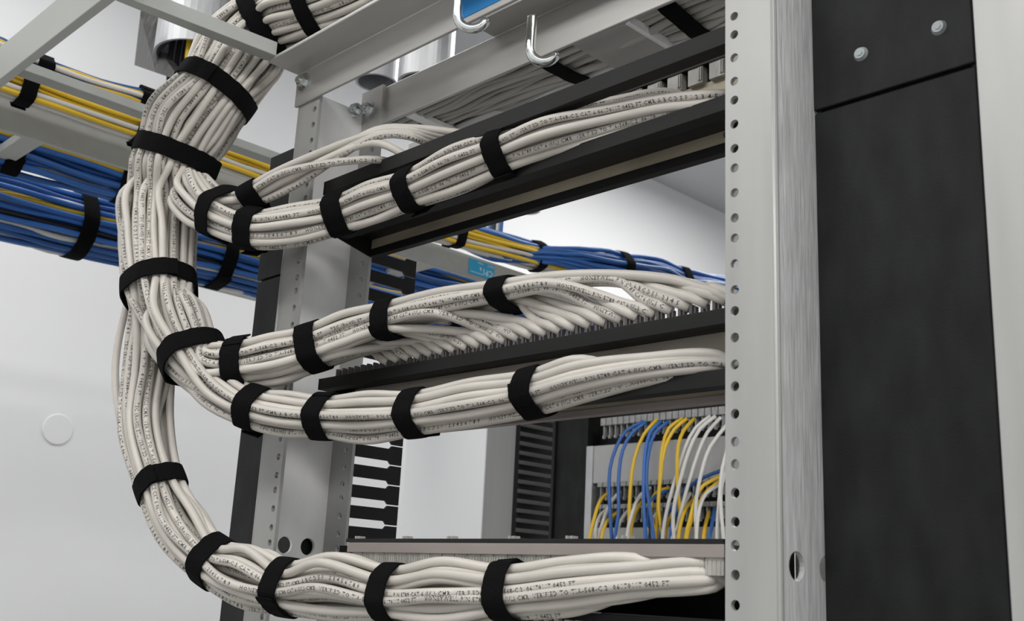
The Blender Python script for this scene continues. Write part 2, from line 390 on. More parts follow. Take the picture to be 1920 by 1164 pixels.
TEXTS = ['HONEYWELL P/N 5789 CAT 6 (UL) CMR  VERIFIED TO TIA-568-C.2  06170117 0452 FT',
         'TEC (RoHS) ETL VERIFIED TO TIA-568-C.2 CAT 6 06170117 0452 FT CMR A B C D E F 1 2 3 4 5 6 7 8 9',
         'FT CMR A B C D E F 1 2 3 4 5 6 7 8 9   VERIFIED TO TIA-568-C.2 CAT 6 10170114 0482 FT']
_tm = {}
def text_mesh(s, size):
    k = (s, size)
    if k not in _tm:
        cu = bpy.data.curves.new('t', 'FONT'); cu.body = s; cu.size = size; cu.resolution_u = 1; cu.space_character = 1.15; cu.offset = size * .012
        ob = bpy.data.objects.new('t', cu); col.objects.link(ob); dg = bpy.context.evaluated_depsgraph_get(); dg.update()
        me = bpy.data.meshes.new_from_object(ob.evaluated_get(dg)); V = np.zeros(len(me.vertices) * 3); me.vertices.foreach_get('co', V)
        _tm[k] = (V.reshape(-1, 3), [tuple(p.vertices) for p in me.polygons]); bpy.data.objects.remove(ob); bpy.data.meshes.remove(me)
    return _tm[k]
def print_cable(o, pts, r, s0, string, size=3.0, phi=0.0):
    V, Fc = text_mesh(string, size); d = np.r_[0, np.cumsum(np.linalg.norm(np.diff(pts, axis=0), axis=1))]
    T = np.gradient(pts, axis=0); T /= np.linalg.norm(T, axis=1)[:, None]
    s = s0 + V[:, 0]; keep = s < d[-1] - 4
    P = np.stack([np.interp(s, d, pts[:, i]) for i in range(3)], 1); TT = np.stack([np.interp(s, d, T[:, i]) for i in range(3)], 1)
    TT /= np.linalg.norm(TT, axis=1)[:, None]; n = CAM - P; n -= TT * np.sum(n * TT, 1)[:, None]; n /= np.linalg.norm(n, axis=1)[:, None]
    up = np.cross(n, TT); a = (V[:, 1] - size * .36) / r + phi
    Q = P + (r + .07) * (np.cos(a)[:, None] * n + np.sin(a)[:, None] * up)
    fs = [f for f in Fc if all(keep[i] for i in f)]
    if not fs: return
    b = MB(); b.v = [tuple(q) for q in Q]; b.f = fs; b.build('printed_text', INK, o)

CROSS = {}     # strap key -> list of cable polylines passing through
def strap(C, T, lines, rcab, width, label, grp=None, name='cable_strap', lim=70, tail=None, squash=None):
    """hook and loop band: the convex outline of all cables crossing a plane, given thickness"""
    T = nrm(T); vd = nrm(C - CAM); e1 = nrm(np.cross(vd, T)); e2 = np.cross(T, e1); pts2 = []
    for L in lines:
        L = np.array(L)
        for off in (-width * .42, 0, width * .42):
            s = (L - (C + T * off)) @ T; idx = np.where(s[:-1] * s[1:] <= 0)[0]
            for i in idx:
                k = s[i] / (s[i] - s[i + 1] + 1e-9); p = L[i] + (L[i + 1] - L[i]) * k - C
                if np.linalg.norm(p) < lim: pts2.append((p @ e1, p @ e2))
    if len(pts2) < 2: print('strap no cables', label); return None
    ring = []
    for (x, y) in pts2:
        for k in range(12): ring.append((x + (rcab + .5) * math.cos(k * math.pi / 6), y + (rcab + .5) * math.sin(k * math.pi / 6)))
    pt = sorted(set((round(a, 3), round(b, 3)) for a, b in ring))
    def half(ps):
        h = []
        for p in ps:
            while len(h) >= 2 and (h[-1][0] - h[-2][0]) * (p[1] - h[-2][1]) - (h[-1][1] - h[-2][1]) * (p[0] - h[-2][0]) <= 0: h.pop()
            h.append(p)
        return h
    H = np.array(half(pt)[:-1] + half(pt[::-1])[:-1]); H2 = np.vstack([H, H[:1]]); d = np.r_[0, np.cumsum(np.linalg.norm(np.diff(H2, axis=0), axis=1))]
    n = 56; s = np.linspace(0, d[-1], n, endpoint=False); X = np.stack([np.interp(s, d, H2[:, i]) for i in (0, 1)], 1)
    for _ in range(2): X = (np.roll(X, 1, 0) + 2 * X + np.roll(X, -1, 0)) / 4
    nn = np.roll(X, -1, 0) - np.roll(X, 1, 0); nn = np.stack([nn[:, 1], -nn[:, 0]], 1); nn /= np.linalg.norm(nn, axis=1)[:, None]
    b = MB(); V = []; prof = [(0.1, -.5), (1.5, -.49), (1.7, -.25), (1.75, 0), (1.7, .25), (1.5, .49), (0.1, .5)]; k = len(prof)
    jit = rng.uniform(-.35, .35, (n, 2))
    for i in range(n):
        for j, (h, wv) in enumerate(prof):
            q = X[i] + nn[i] * h; wj = wv * width + (jit[i, 0] if wv < -.4 else jit[i, 1] if wv > .4 else 0); V.append(C + e1 * q[0] + e2 * q[1] + T * wj)
    fs = [(i * k + j, i * k + (j + 1) % k, ((i + 1) % n) * k + (j + 1) % k, ((i + 1) % n) * k + j) for i in range(n) for j in range(k)]
    b.add(V, fs)
    # overlapping tail, slightly lifted
    i0 = rng.randint(0, n) if tail is None else tail; V = []; m_ = 9
    for q in range(m_):
        i = (i0 + q) % n; lift = 1.9 + (0.0 if q > 3 else (3 - q) * .9)
        for (h, wv) in ((lift - .5, -.47), (lift + .8, -.47), (lift + .8, .47), (lift - .5, .47)):
            p = X[i] + nn[i] * h; V.append(C + e1 * p[0] + e2 * p[1] + T * (wv * width + 1.2 + rng.uniform(-.3, .3)))
    fs = [(a * 4 + j, a * 4 + (j + 1) % 4, a * 4 + 4 + (j + 1) % 4, a * 4 + 4 + j) for a in range(m_ - 1) for j in range(4)] + [(3, 2, 1, 0), tuple(4 * (m_ - 1) + j for j in range(4))]
    b.add(V, fs)
    return tag(b.build(name, VEL, smooth=False), label, 'cable strap', grp)

# --- the big white bundle. stations: (px, py, Y, squeeze, strap label or None)
def st_pos(L): return np.array([at(a[0], a[1], 'Y', a[2]) for a in L])
TRUNK_A = [(1150, -330, 40, 1.0), (960, -200, 30, 1.05), (800, -95, 16, 1.0), (700, -35, 6, 1.05), (612, 6, -5, .97), (556, 24, -12, 1.06), (508, 42, -18, .97), (455, 100, -34, 1.12), (407, 170, -55, .97), (355, 235, -66, 1.1), (330, 292, -70, .97), (321, 322, -71, 1.0)]
RC = 3.5       # cable radius
BR = {'top': (8, 0), 'upper': (21, 0), 'third': (28, 0), 'fourth': (18, 0), 'lowest': (26, 0)}     # cables per branch
order = ['top', 'upper', 'third', 'fourth', 'lowest']; cnt = {k: BR[k][0] for k in order}; N = sum(cnt.values())
disc = sunflower(N); CA = st_pos(TRUNK_A); FA = frames(CA)
# which side of the disc is the right-hand (screen) side at the last trunk station?
e1s = R @ FA[-1][0]; sgn = 1 if e1s[0] > 0 else -1
key = disc[:, 0] * sgn + .25 * rng.randn(N) * .3
idx = np.argsort(-key); own = {}; p = 0
for k in order: own[k] = idx[p:p + cnt[k]]; p += cnt[k]
stations = {i: [] for i in range(N)}          # polyline control points per cable
def place(ids, offs, C, fr, Rad, jitter=.05):
    for i, o_ in zip(ids, offs):
        j = rng.randn(2) * jitter
        stations[i].append(C + fr[0] * (o_[0] + j[0]) * Rad + fr[1] * (o_[1] + j[1]) * Rad)
RA = bundle_R(N) * 1.0
for s, (C, fr) in enumerate(zip(CA, FA)):
    place(range(N), disc, C, fr, RA * TRUNK_A[s][3], .05 if TRUNK_A[s][3] > 1 else .02)
STRAPS = []       # (C, T, ids, label)
for s, lab in ((4, 'black strap on the thick bundle at the top edge, rightmost of the upper two'), (6, 'black strap standing upright on the thick bundle above the grey runway corner'),
               (8, 'long slanting black strap where the thick bundle bends downwards'), (10, 'wide black strap round the thick bundle just before the first branch leaves')):
    STRAPS.append((CA[s], FA[s][2], list(range(N)), lab))
def norm_off(ids, base):
    o_ = np.array([base[i] for i in ids]); o_ = o_ - o_.mean(0); return o_ / (np.abs(o_).max() + 1e-9)
cur = {i: disc[i] for i in range(N)}
def run(ids, L, n_ref, labels={}, taper=None, squash=1.0, jit=.05, thinning=None):
    ids = list(ids); C = st_pos(L); Cx = np.vstack([CA_last[0], C]); fr = frames(Cx)[1:]
    offs = match(norm_off(ids, cur), sunflower(len(ids)))
    rad = bundle_R(len(ids))
    for s, (c_, f_) in enumerate(zip(C, fr)):
        act = ids; of = offs
        if thinning:
            act = [i for i in ids if thinning(i, s)]; of = np.array([offs[ids.index(i)] for i in act])
        if not act: break
        q = rad * L[s][3] * ((len(act) / len(ids)) ** .42 if thinning else 1)
        if s in labels: STRAPS.append((c_, f_[2], list(act), labels[s]))
        place(act, of, c_, f_, q, jit if L[s][3] > 1 else .02)
    for i, o_ in zip(ids, offs): cur[i] = o_
    return C
CA_last = [CA[-1:]]
# first split: lower trunk (third, fourth, lowest) and upper branch (top, upper)
low = np.concatenate([own['third'], own['fourth'], own['lowest']]); up = np.concatenate([own['top'], own['upper']])
C2 = run(low, [(300, 378, -72, 1.08), (298, 455, -74, 1.12), (301, 540, -76, .97)], 0, {2: 'wide black strap round the hanging bundle at mid height on the left'})
CA_last = [CA[-1:]]
C1 = run(up, [(364, 362, -70, 1.1), (386, 390, -65, 1.02), (415, 403, -60, .95)], 0, {2: 'black strap tilted on the first branch, leftmost of three side by side'})
CA_last = [C1[-1:]]
def drop(ids, xs0, xs1, C, lowfirst):
    f_ = frames(C)[len(C) // 2]; a, b_ = ((R @ f_[0])[1], (R @ f_[1])[1]) if lowfirst else (0, 1)      # else the cables at the back leave first
    of = match(norm_off(ids, cur), sunflower(len(ids))); low_ = {i: of[k][0] * a + of[k][1] * b_ for k, i in enumerate(ids)}
    order_ = sorted(ids, key=lambda i: -low_[i] + .12 * rng.randn()); d = {}
    for k, i in enumerate(order_): d[i] = xs0 + (xs1 - xs0) * (k + .5) / len(order_)
    return d
def branch(ids, L, labels, x0, x1, end, jit=.05, lead=6):
    """end(X) gives the termination points of a cable that leaves the bundle at rack position X"""
    C = st_pos(L); D = drop(list(ids), x0, x1, C, lead > 10)
    run(ids, L, 0, labels, thinning=lambda i, s: C[s][0] < min(D[i] - lead, 232) or s < 2, jit=jit)
    for i in ids:
        for q in end(min(D[i], 200 + 12 * rng.rand()), rng.rand()): stations[i].append(q)
# top small branch
branch(own['top'], [(474, 366, -45, .95), (545, 330, -30, 1.1), (640, 272, -10, .95)], {0: 'black strap on the small uppermost branch, touching the strap below it', 2: 'short black strap on the small uppermost branch near the top angle'},
       -300, -299, lambda X, r: [], .05)
for k, i in enumerate(own['top']):
    if k < 5: pts = [(705, 244 + k * 3, 5), (770, 240 + k * 4, 22), (868 - k * 12, 250 + k * 7, 45)]
    elif k < 7: pts = [(700, 262 + k, 5), (760, 275 + k * 3, 22), (800 - (k - 5) * 26, 305 + (k - 5) * 8, 40)]
    else: pts = [(690, 285 + k * 2, 5), (730, 296 + k, 25), (760, 310, 50)]
    for p_ in pts: stations[i].append(at(*p_[:2], 'Y', p_[2]))
CA_last = [C1[-1:]]
branch(own['upper'], [(474, 432, -45, .95), (555, 424, -25, 1.12), (637, 404, 2, .92), (705, 380, 12, 1.1), (776, 356, 18, .92), (862, 320, 24, 1.06), (948, 286, 30, .95), (1040, 254, 36, 1.05), (1150, 226, 42, .95), (1260, 203, 44, .85), (1345, 193, 46, .75)],
       {0: 'black strap on the upper branch in front of the far post, under a smaller strap', 2: 'black strap on the upper branch at the left end of the second panel', 4: 'black strap on the upper branch, middle of the three along the second panel', 6: 'black strap on the upper branch, rightmost along the second panel'},
       60, 300, lambda X, r: [A(X + 4, 54, -6 - r * 6), A(X + 14, 66, 0)])
# second split
CA_last = [C2[-1:]]
mid = np.concatenate([own['third'], own['fourth']])
C3 = run(mid, [(330, 605, -74, 1.12), (358, 668, -68, .93)], 0, {1: 'slanting black strap where two branches leave the hanging bundle together'})
CA_last = [C3[-1:]]
branch(own['third'], [(400, 688, -58, 1.1), (452, 684, -45, .95), (520, 672, -28, 1.12), (590, 652, -12, .92), (660, 628, 4, 1.1), (738, 604, 14, .92), (840, 586, 22, 1.12), (950, 564, 26, 1.0), (1050, 550, 32, 1.12), (1160, 546, 38, 1.15), (1260, 550, 42, 1.2), (1350, 562, 46, 1.25)],
       {1: 'black strap on the third branch in front of the dark cable manager', 3: 'frayed black strap on the third branch above the left end of the third panel', 5: 'black strap on the third branch, middle of the three above the third panel', 7: 'black strap with a loose tail on the third branch, highest and rightmost'},
       -150, 245, lambda X, r: [A(X - 16, 34, -149 + r * 2), A(X - 2, 31, -154), A(X + 9, 34, -160)], lead=34)
CA_last = [C3[-1:]]
branch(own['fourth'], [(410, 735, -58, 1.1), (474, 766, -44, .95), (535, 778, -28, 1.1), (607, 784, -12, .93), (690, 784, -2, 1.1), (780, 776, 8, .93), (890, 758, 16, 1.1), (1002, 738, 22, .93), (1100, 710, 24, .98), (1210, 691, 30, .8), (1350, 681, 40, .62)],
       {1: 'black strap on the fourth branch overlapping the dark cable manager', 3: 'black strap on the fourth branch crossing the far rack post', 5: 'black strap on the fourth branch above the white cabinet', 7: 'black strap on the fourth branch, rightmost, in front of the fourth panel'},
       30, 300, lambda X, r: [A(X + 6, 50, -196 - r * 5), A(X + 18, 64, -192)])
# lowest bundle
CA_last = [C2[-1:]]
branch(own['lowest'], [(286, 612, -76, 1.1), (274, 700, -76, 1.12), (272, 800, -76, 1.1), (300, 911, -72, .93), (342, 990, -64, 1.12), (400, 1055, -52, .93), (470, 1078, -40, 1.25), (540, 1104, -28, .97), (640, 1100, -20, 1.3), (742, 1118, -12, .95), (850, 1112, -8, 1.15), (958, 1112, -4, .9), (1080, 1098, 0, 1.0), (1200, 1086, 6, .92), (1345, 1078, 14, .85)],
       {3: 'black strap low on the hanging bundle, alone against the white wall', 5: 'black strap where the lowest bundle turns to the right', 7: 'black strap on the lowest bundle, in front of the far rack post', 9: 'black strap on the lowest bundle, third along from the bend', 11: 'black strap on the lowest bundle, rightmost'},
       20, 300, lambda X, r: [A(X + 8, 20, -327 - r * 4), A(X + 20, 34, -325)], jit=.1)

LAB = {'top': 'off-white cable in the small uppermost branch ending at the topmost panel', 'upper': 'off-white network cable in the upper branch running along the second panel',
       'third': 'off-white cable in the third branch fanning out onto the third panel', 'fourth': 'off-white network cable in the fourth branch running along the fourth panel',
       'lowest': 'off-white network cable in the lowest branch sweeping along the bottom'}
GR = {'top': 'cables of the small uppermost branch', 'upper': 'cables of the upper branch', 'third': 'cables of the third branch', 'fourth': 'cables of the fourth branch', 'lowest': 'cables of the lowest branch'}
DENSE = {}
for k in order:
    for i in own[k]:
        pts = spline(stations[i], 6.5); DENSE[i] = pts
        b = tube_mesh(MB(), pts, RC, 10); o = b.build('network_cable', CABW, smooth=True); pr_ = cur[i][1] < .15 and rng.rand() < .6
        tag(o, LAB[k] + (', printed jacket' if pr_ else ', plain jacket'), 'cable', GR[k] + (', printed' if pr_ else ', plain'))
        d = np.linalg.norm(np.diff(pts, axis=0), axis=1).sum()
        # print only on cables whose offset faces the camera
        if pr_:
            print_cable(o, pts, RC, rng.uniform(60, 260), TEXTS[rng.randint(3)] + '     ' + TEXTS[rng.randint(3)] + '     ' + TEXTS[rng.randint(3)] + '    ' + TEXTS[rng.randint(3)] + '     ' + TEXTS[rng.randint(3)] + '     ' + TEXTS[0], 4.3, rng.uniform(-.5, .4))
for (C, T, ids, lab) in STRAPS:
    strap(C, T, [DENSE[i] for i in ids], RC, 18, lab)
# one loose cable bowing out left of the lowest bundle
pts = spline([at(238, 570, 'Y', -88), at(222, 640, 'Y', -90), at(216, 700, 'Y', -90), at(226, 790, 'Y', -86), at(250, 870, 'Y', -82), at(268, 915, 'Y', -78)], 6)
o = tube_mesh(MB(), pts, RC, 10).build('network_cable', CABW, smooth=True); tag(o, 'single off-white cable bowing out to the left of the hanging bundle', 'cable')

# ------------------------------------------------------------------ generic background cable runs
def run_bundle(path, n, rads, mats, labels, group, r=3.2, flat=1.0, jit=.06, step=16, name='network_cable', nseg=7, offs=None):
    C = np.array(path); D = spline(C, 60); fr = frames(D); offs = sunflower(n) if offs is None else offs; lines = []
    rad = np.interp(np.linspace(0, 1, len(D)), np.linspace(0, 1, len(rads)), rads)
    for i in range(n):
        w1 = rng.uniform(0, 6.28); P = []
        for s, (c_, f_) in enumerate(zip(D, fr)):
            j = rng.randn(2) * jit; P.append(c_ + f_[0] * (offs[i, 0] + j[0]) * rad[s] + f_[1] * (offs[i, 1] + j[1]) * rad[s] * flat)
        pts = spline(P, step); lines.append(pts); mi = mats(offs[i], i)
        o = tube_mesh(MB(), pts, r, nseg).build(name, mi[0], smooth=True); tag(o, labels[mi[1]], 'cable', group + ', ' + mi[1])
    return D, fr, lines
# left runway in the background: three rails along Y, rungs across
t = empty('background_runway', (-900, 500, 170), 'long grey runway behind the rack carrying the blue, yellow and white cables', 'cable runway')
MB().box(-743, -734, -500, 3590, 170, 208).build('rail', TRAY, t, bevel=.8)
MB().box(-1194, -1185, -500, 3590, 170, 208).build('rail', TRAY, t, bevel=.8)
b = MB().prism([(-575, 181), (-575, 192), (-588, 190), (-588, 177)], -500, 420, 'Y'); b.build('rail', TRAY, t, bevel=.8)
for y in (-330, -88, 164, 560, 900, 1230, 1540, 1900, 2260, 2620, 2980): MB().box(-1185, -743, y, y + 26, 172, 184).build('rung', TRAY, t, bevel=.8)
for y in (420, 980): MB().box(-734, -588, y, y + 20, 172, 180).build('rung', TRAY, t, bevel=.8)
# sticker with upside down letters
c0 = at(880, 480, 'X', -734); c1 = at(926, 515, 'X', -734)
st = MB().box(-734, -733.4, c0[1], c1[1], 176, 203).build('sticker', STKL, t); st['label'] = 'light blue maker sticker, lettering upside down'
def flat_text(parent, s, size, y, z, x, rot180=True):
    V, Fc = text_mesh(s, size); b = MB(); sg = -1 if rot180 else 1
    b.v = [(x, y + sg * v[0], z + sg * v[1]) for v in V]; b.f = Fc; b.build('lettering', WHT, parent)
ly = c1[1] - c0[1]
flat_text(st, 'CPI', 15, c1[1] - 2, 191, -733.2); flat_text(st, 'EAST', 6, c1[1] - 2, 201, -733.2); flat_text(st, 'a', 12, c0[1] + ly * .50, 192, -733.2); flat_text(st, 'ridges', 5, c0[1] + ly * .56, 200, -733.2)
MB().box(-733.4, -733.1, c0[1] + 4, c0[1] + ly * .55, 180, 181).build('underline', WHT, st)
# upper run on the runway: yellow and white below, blue on top
def colmix(fn):
    return fn
def mA(o_, i):
    q = o_[0] * sA
    if q > .62: return (CABB, 'blue')
    if q > -.2: return (CABY, 'yellow') if i % 6 < 5 else (CABW2, 'white')
    return (CABW2, 'white') if i % 8 < 7 else (CABY, 'yellow')
pathA = [A(-657, y, z) for y, z in ((-420, 200), (-150, 200), (100, 199), (350, 197), (560, 204), (740, 214), (950, 240), (1120, 256), (1300, 290), (1600, 320), (2200, 330), (3590, 330))]
sA = 1 if (R @ frames(np.array(pathA))[2][0])[1] < 0 else -1
LA = {'blue': 'blue cable on the narrow upper run of the background runway', 'yellow': 'yellow cable on the narrow upper run of the background runway', 'white': 'white cable on the narrow upper run of the background runway'}
D_, fr_, linesA = run_bundle(pathA, 36, [21, 21, 22, 22, 22, 24, 26, 26], mA, LA, 'upper background run', r=3.4, jit=.05)
def strap_on(px, py, X, lines, T, label, width=18, lim=90, rc=3.4):
    strap(at(px, py, 'X', X), A(*T), lines, rc, width, label, lim=lim)
strap_on(45, 172, -657, linesA, (0, 1, 0), 'black strap round yellow and white cables at the far left')
strap_on(262, 240, -657, linesA, (0, 1, 0), 'black strap on the upper background run, just left of the thick white bundle')
strap_on(852, 452, -657, linesA, (0, 1, 0.05), 'black strap on the background run, left of the light blue sticker run end')
strap_on(1005, 490, -657, linesA, (0, 1, .2), 'black strap on the background run right of the light blue sticker', 20)
strap_hump = (1158, 497, -622, (0, 1, .1), 'black strap on the blue hump of cables in the background', 20, 120)
pathT = [at(px, py, 'X', -700) for px, py in ((-60, 68), (0, 92), (90, 131), (190, 163), (280, 190), (330, 207))]
def mT(o_, i): return [(CABB, 'blue'), (CABW2, 'white'), (CABB, 'blue'), (CABB, 'blue'), (CABY, 'yellow'), (CABW2, 'white')][i % 6]
LT = {k: k + ' cable riding high above the narrow rail at the upper left' for k in ('blue', 'yellow', 'white')}
D_, fr_, linesT = run_bundle(pathT, 12, [14, 14, 12, 9, 13, 12], mT, LT, 'high run at the upper left', r=3.4)
def strapT(px, py, lab): strap(at(px, py, 'X', -700), A(0, 1, 0), linesT, 3.4, 20, lab)
strapT(80, 127, 'black strap above the narrow rail, next to the grey crossing frame')
strapT(272, 187, 'black strap above the narrow rail, touching the thick white bundle')
# blue hump joining the run
def mB(o_, i): return (CABB, 'blue')
hump = [A(-665, 300, 205), A(-665, 480, 210), at(930, 476, 'X', -664), at(1000, 478, 'X', -648), at(1050, 480, 'X', -628), at(1100, 487, 'X', -622), at(1160, 500, 'X', -622), at(1230, 510, 'X', -622), at(1290, 530, 'X', -622), at(1370, 545, 'X', -622), A(-622, 2300, 340), A(-622, 3590, 345)]
_, _, linesH = run_bundle(hump, 30, [11, 11, 11, 15, 28, 28, 24, 21] + [20] * 12, mB, {'blue': 'blue cable in the hump crossing behind the third branch'}, 'background hump', r=3.6)
strap_on(strap_hump[0], strap_hump[1], strap_hump[2], linesH, strap_hump[3], strap_hump[4], 22, 110, 3.6)
strap_on(1272, 516, -622, linesH, (0, 1, .1), 'black strap on the blue cables nearest the near rack post', 22, 110, 3.6)
# lower, heavier run between the wide rails
def mL(o_, i):
    q = (i * 7) % 20; return (CABB, 'blue') if q < 14 else (CABY, 'yellow') if q < 15 else (CABW2, 'white') if q < 19 else (CABK, 'dark')
pathL = [A(-1000, y, z) for y, z in ((-420, 162), (-150, 156), (60, 160), (300, 168), (520, 172), (800, 185), (1100, 190), (1500, 190), (2200, 190), (3590, 190))]
LL = {k: k + ' cable in the heavy lower bundle slung under the background runway' for k in ('blue', 'yellow', 'white', 'dark')}
D_, fr_, linesL = run_bundle(pathL, 88, [48, 48, 46, 44, 44, 44], mL, LL, 'heavy lower background bundle', r=4.3, jit=.05)
strap_on(148, 400, -1000, linesL, (0, 1, 0), 'large black strap round the heavy blue bundle on the left', 24, 110, 5)
strap_on(405, 478, -1000, linesL, (0, 1, 0), 'black strap on the blue bundle seen between the white bundle and the dark manager', 24, 110, 5)
strap_on(835, 535, -1000, linesL, (0, 1, 0), 'black strap on blue and yellow cables below the sticker rail', 24, 110, 5)
pathM = [A(-845, y, z) for y, z in ((-420, 196), (-150, 198), (100, 196), (400, 197), (800, 200), (1300, 205), (2200, 205), (3590, 205))]
def mM(o_, i): return (CABB, 'blue') if i % 9 < 7 else (CABY, 'yellow') if i % 9 == 7 else (CABW2, 'white')
LM = {k: k + ' cable lying loose on the rungs of the background runway' for k in ('blue', 'yellow', 'white')}
D_, fr_, linesM = run_bundle(pathM, 26, [40, 40, 40], mM, LM, 'flat background run', r=4.4, flat=.35, jit=.05)
strap_on(30, 270, -845, linesM, (0, 1, 0), 'black strap at the far left edge under the runway rung', 22, 110, 4.4)
strap_on(235, 330, -845, linesM, (0, 1, 0), 'black strap on the flat blue run, behind the thick white bundle', 22, 110, 4.4)

# off-white cables on the runway over the rack, shade mixed into their colour
def mG(o_, i): return (CABG, 'shade-tinted')
pathG = [A(x, 113, z) for x, z in ((-230, 128), (-150, 130), (-60, 131), (20, 131), (110, 131), (200, 131), (330, 134))]
fG = frames(np.array(pathG))[3]; og = []
for q in range(32):
    v_ = A(0, -26 + (q % 8) * 7.3, -23 + (q // 8) * 6.8); og.append((v_ @ fG[0] / 25, v_ @ fG[1] / 25))
D_, fr_, linesG = run_bundle(pathG, 32, [25, 25, 25, 25], mG, {'shade-tinted': 'shade-tinted cable lying on the runway above the topmost panel'}, 'cables on the runway over the rack', r=3.6, flat=1.0, step=12, offs=np.array(og), jit=.09)
strap(A(-18, 113, 131), A(1, 0, 0), linesG, 3.5, 17, 'black strap on the cables above the topmost panel, left of the bright rung edge')
strap(A(112, 113, 131), A(1, 0, 0), linesG, 3.5, 17, 'black strap on the cables above the topmost panel, beside the near rack post')

# ------------------------------------------------------------------ pipes and drops at the ceiling
def pipe(c, r, zt, label, name='conduit_sleeve'):
    n = 40; v = []; th = 4
    for (q, z) in ((r, c[2]), (r, zt), (r - th, zt), (r - th, c[2])):
        for i in range(n): a = 2 * math.pi * i / n; v.append((c[0] + q * math.cos(a), c[1] + q * math.sin(a), z))
    f = [(j * n + i, j * n + (i + 1) % n, ((j + 1) % 4) * n + (i + 1) % n, ((j + 1) % 4) * n + i) for j in range(4) for i in range(n)]
    return tag(MB().add(v, f).build(name, GALV, smooth=False), label, 'conduit')
pc = at(372, 112, 'Y', 180); o = pipe(pc, 66, 1113, 'wide galvanised pipe sleeve with yellow and blue cables inside, behind the bundle bend')
for k, (px, yy, cc) in enumerate(((322, 150, 'k'), (329, 185, 'k'), (335, 160, 'k'), (341, 190, 'k'), (347, 168, 'k'), (353, 150, 'y'), (361, 165, 'y'), (367, 185, 'b'), (373, 150, 'b'), (380, 170, 'y'), (386, 190, 'k'), (393, 160, 'b'), (400, 180, 'k'))):
    a = at(px, 108, 'Y', yy); mm, nm = {'k': (CABK, 'black'), 'y': (CABY, 'yellow'), 'b': (CABB, 'blue')}[cc]
    if np.hypot(a[0] - pc[0], a[1] - pc[1]) > 56: continue
    a[2] = pc[2] + rng.uniform(-4, 4); x, y = a[0], a[1]
    pts = spline([A(x, y, 1100), A(x, y, pc[2] + 100), A(x + 2, y, pc[2] - 40), A(x + 30, y + 10, pc[2] - 110)], 25)
    o = tube_mesh(MB(), pts, 4.0, 7).build('riser_cable', mm, smooth=True); tag(o, nm + ' cable dropping out of the wide pipe sleeve', 'cable', nm + ' cables in the wide pipe sleeve')
# foil sheet wrapped beside the sleeve
q = [at(263, 26, 'Y', 150), at(252, 122, 'Y', 150), at(292, 136, 'Y', 130), at(340, 152, 'Y', 120), at(300, 95, 'Y', 140), at(302, 30, 'Y', 150)]
n = len(q); off = A(3, 12, 0); top_ = [q[0] + A(0, 0, 60), q[-1] + A(0, 0, 60)]
outl = [top_[0]] + q + [top_[1]]; n = len(outl)
b = MB().add(outl + [p_ + off for p_ in outl], [tuple(range(n)), tuple(range(n, 2 * n))[::-1]] + [(i, n + i, n + (i + 1) % n, (i + 1) % n) for i in range(n)])
o = b.build('foil_sheet', FOIL); tag(o, 'crumpled dark foil sheet hanging left of the pipe sleeve', 'foil sheet')
pc = at(800, 112, 'Y', 300); pipe(A(pc[0], pc[1], pc[2] - 35), 36, 1113, 'shiny galvanised pipe seen between the two top angles')
pc = at(712, 92, 'Y', 420); pipe(A(pc[0], pc[1], pc[2] - 60), 34, 1113, 'shiny galvanised pipe furthest left between the two top angles')
pc = at(470, -20, 'Y', 200); pipe(pc, 34, 1113, 'short dark pipe end at the top edge behind the thick bundle')
pc = at(990, 395, 'Y', 1000); pipe(A(pc[0], pc[1], pc[2]), 26, 1113, 'distant galvanised pipe end below the second panel')
for k in range(10):
    px = 884 + k * 6.2; a = at(px, 452 + k * .8, 'Y', 760); mm, nm = [(CABW2, 'white'), (CABB, 'blue'), (CABK, 'black'), (CABW2, 'white'), (CABB, 'blue')][k % 5]
    pts = spline([a + A(rng.uniform(-4, 4), 0, 330), a + A(0, 0, 120), a + A(-4, 0, 0)], 25)
    o = tube_mesh(MB(), pts, 3.6, 7).build('riser_cable', mm, smooth=True); tag(o, nm + ' cable hanging straight down onto the background runway', 'cable', nm + ' drop cables in the background')

# ------------------------------------------------------------------ the row behind
YB = 800
def zx(y): return at(1355, y, 'Y', YB)[2]
t = empty('white_cabinet', (-944, 850, -Z0), 'plain white cabinet with grey side, seen below the fourth panel', 'cabinet')
xl = at(757, 900, 'Y', YB)[0]; xr = at(907, 900, 'Y', YB)[0]
MB().box(xl, xr, YB, YB + 3, -Z0, 62).build('front_cover', WBOX, t, bevel=1)
MB().box(xl, xr - 2, YB + 3, YB + 72, -Z0, 60).build('body', WBOX, t)
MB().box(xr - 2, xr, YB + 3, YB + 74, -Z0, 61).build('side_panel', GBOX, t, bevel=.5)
t2 = empty('vertical_cable_manager', (xr, 960, -Z0), 'black slatted cable manager right of the white cabinet', 'cable manager')
MB().box(xr - 60, xr - 18, YB + 76, YB + 200, -Z0, 58).build('body', BLKP, t2)
MB().box(xr - 18, xr, YB + 74, YB + 86, -Z0, 58).build('spine', BLKP, t2)
z = 30
while z > -480:
    MB().prism([(YB + 84, z - 3.6), (YB + 172, z - 3.6), (YB + 172, z + 3.6), (YB + 84, z + 3.6)], xr - 9, xr + 1, 'X').build('slat', mat('dark_grey_plastic', (.10, .10, .10), .35) if z == 30 else bpy.data.materials['dark_grey_plastic'], t2, bevel=1.2); z -= 17.4
xa = at(1033, 900, 'Y', YB)[0]; xb = at(1099, 900, 'Y', YB)[0]
t3 = empty('black_rack_post', (xa, YB + 30, -Z0), 'tall black post between the slats and the coloured patch cables', 'rack post')
MB().box(xa, xb, YB, YB + 60, -Z0, 60).build('post_body', BLK, t3, bevel=1)
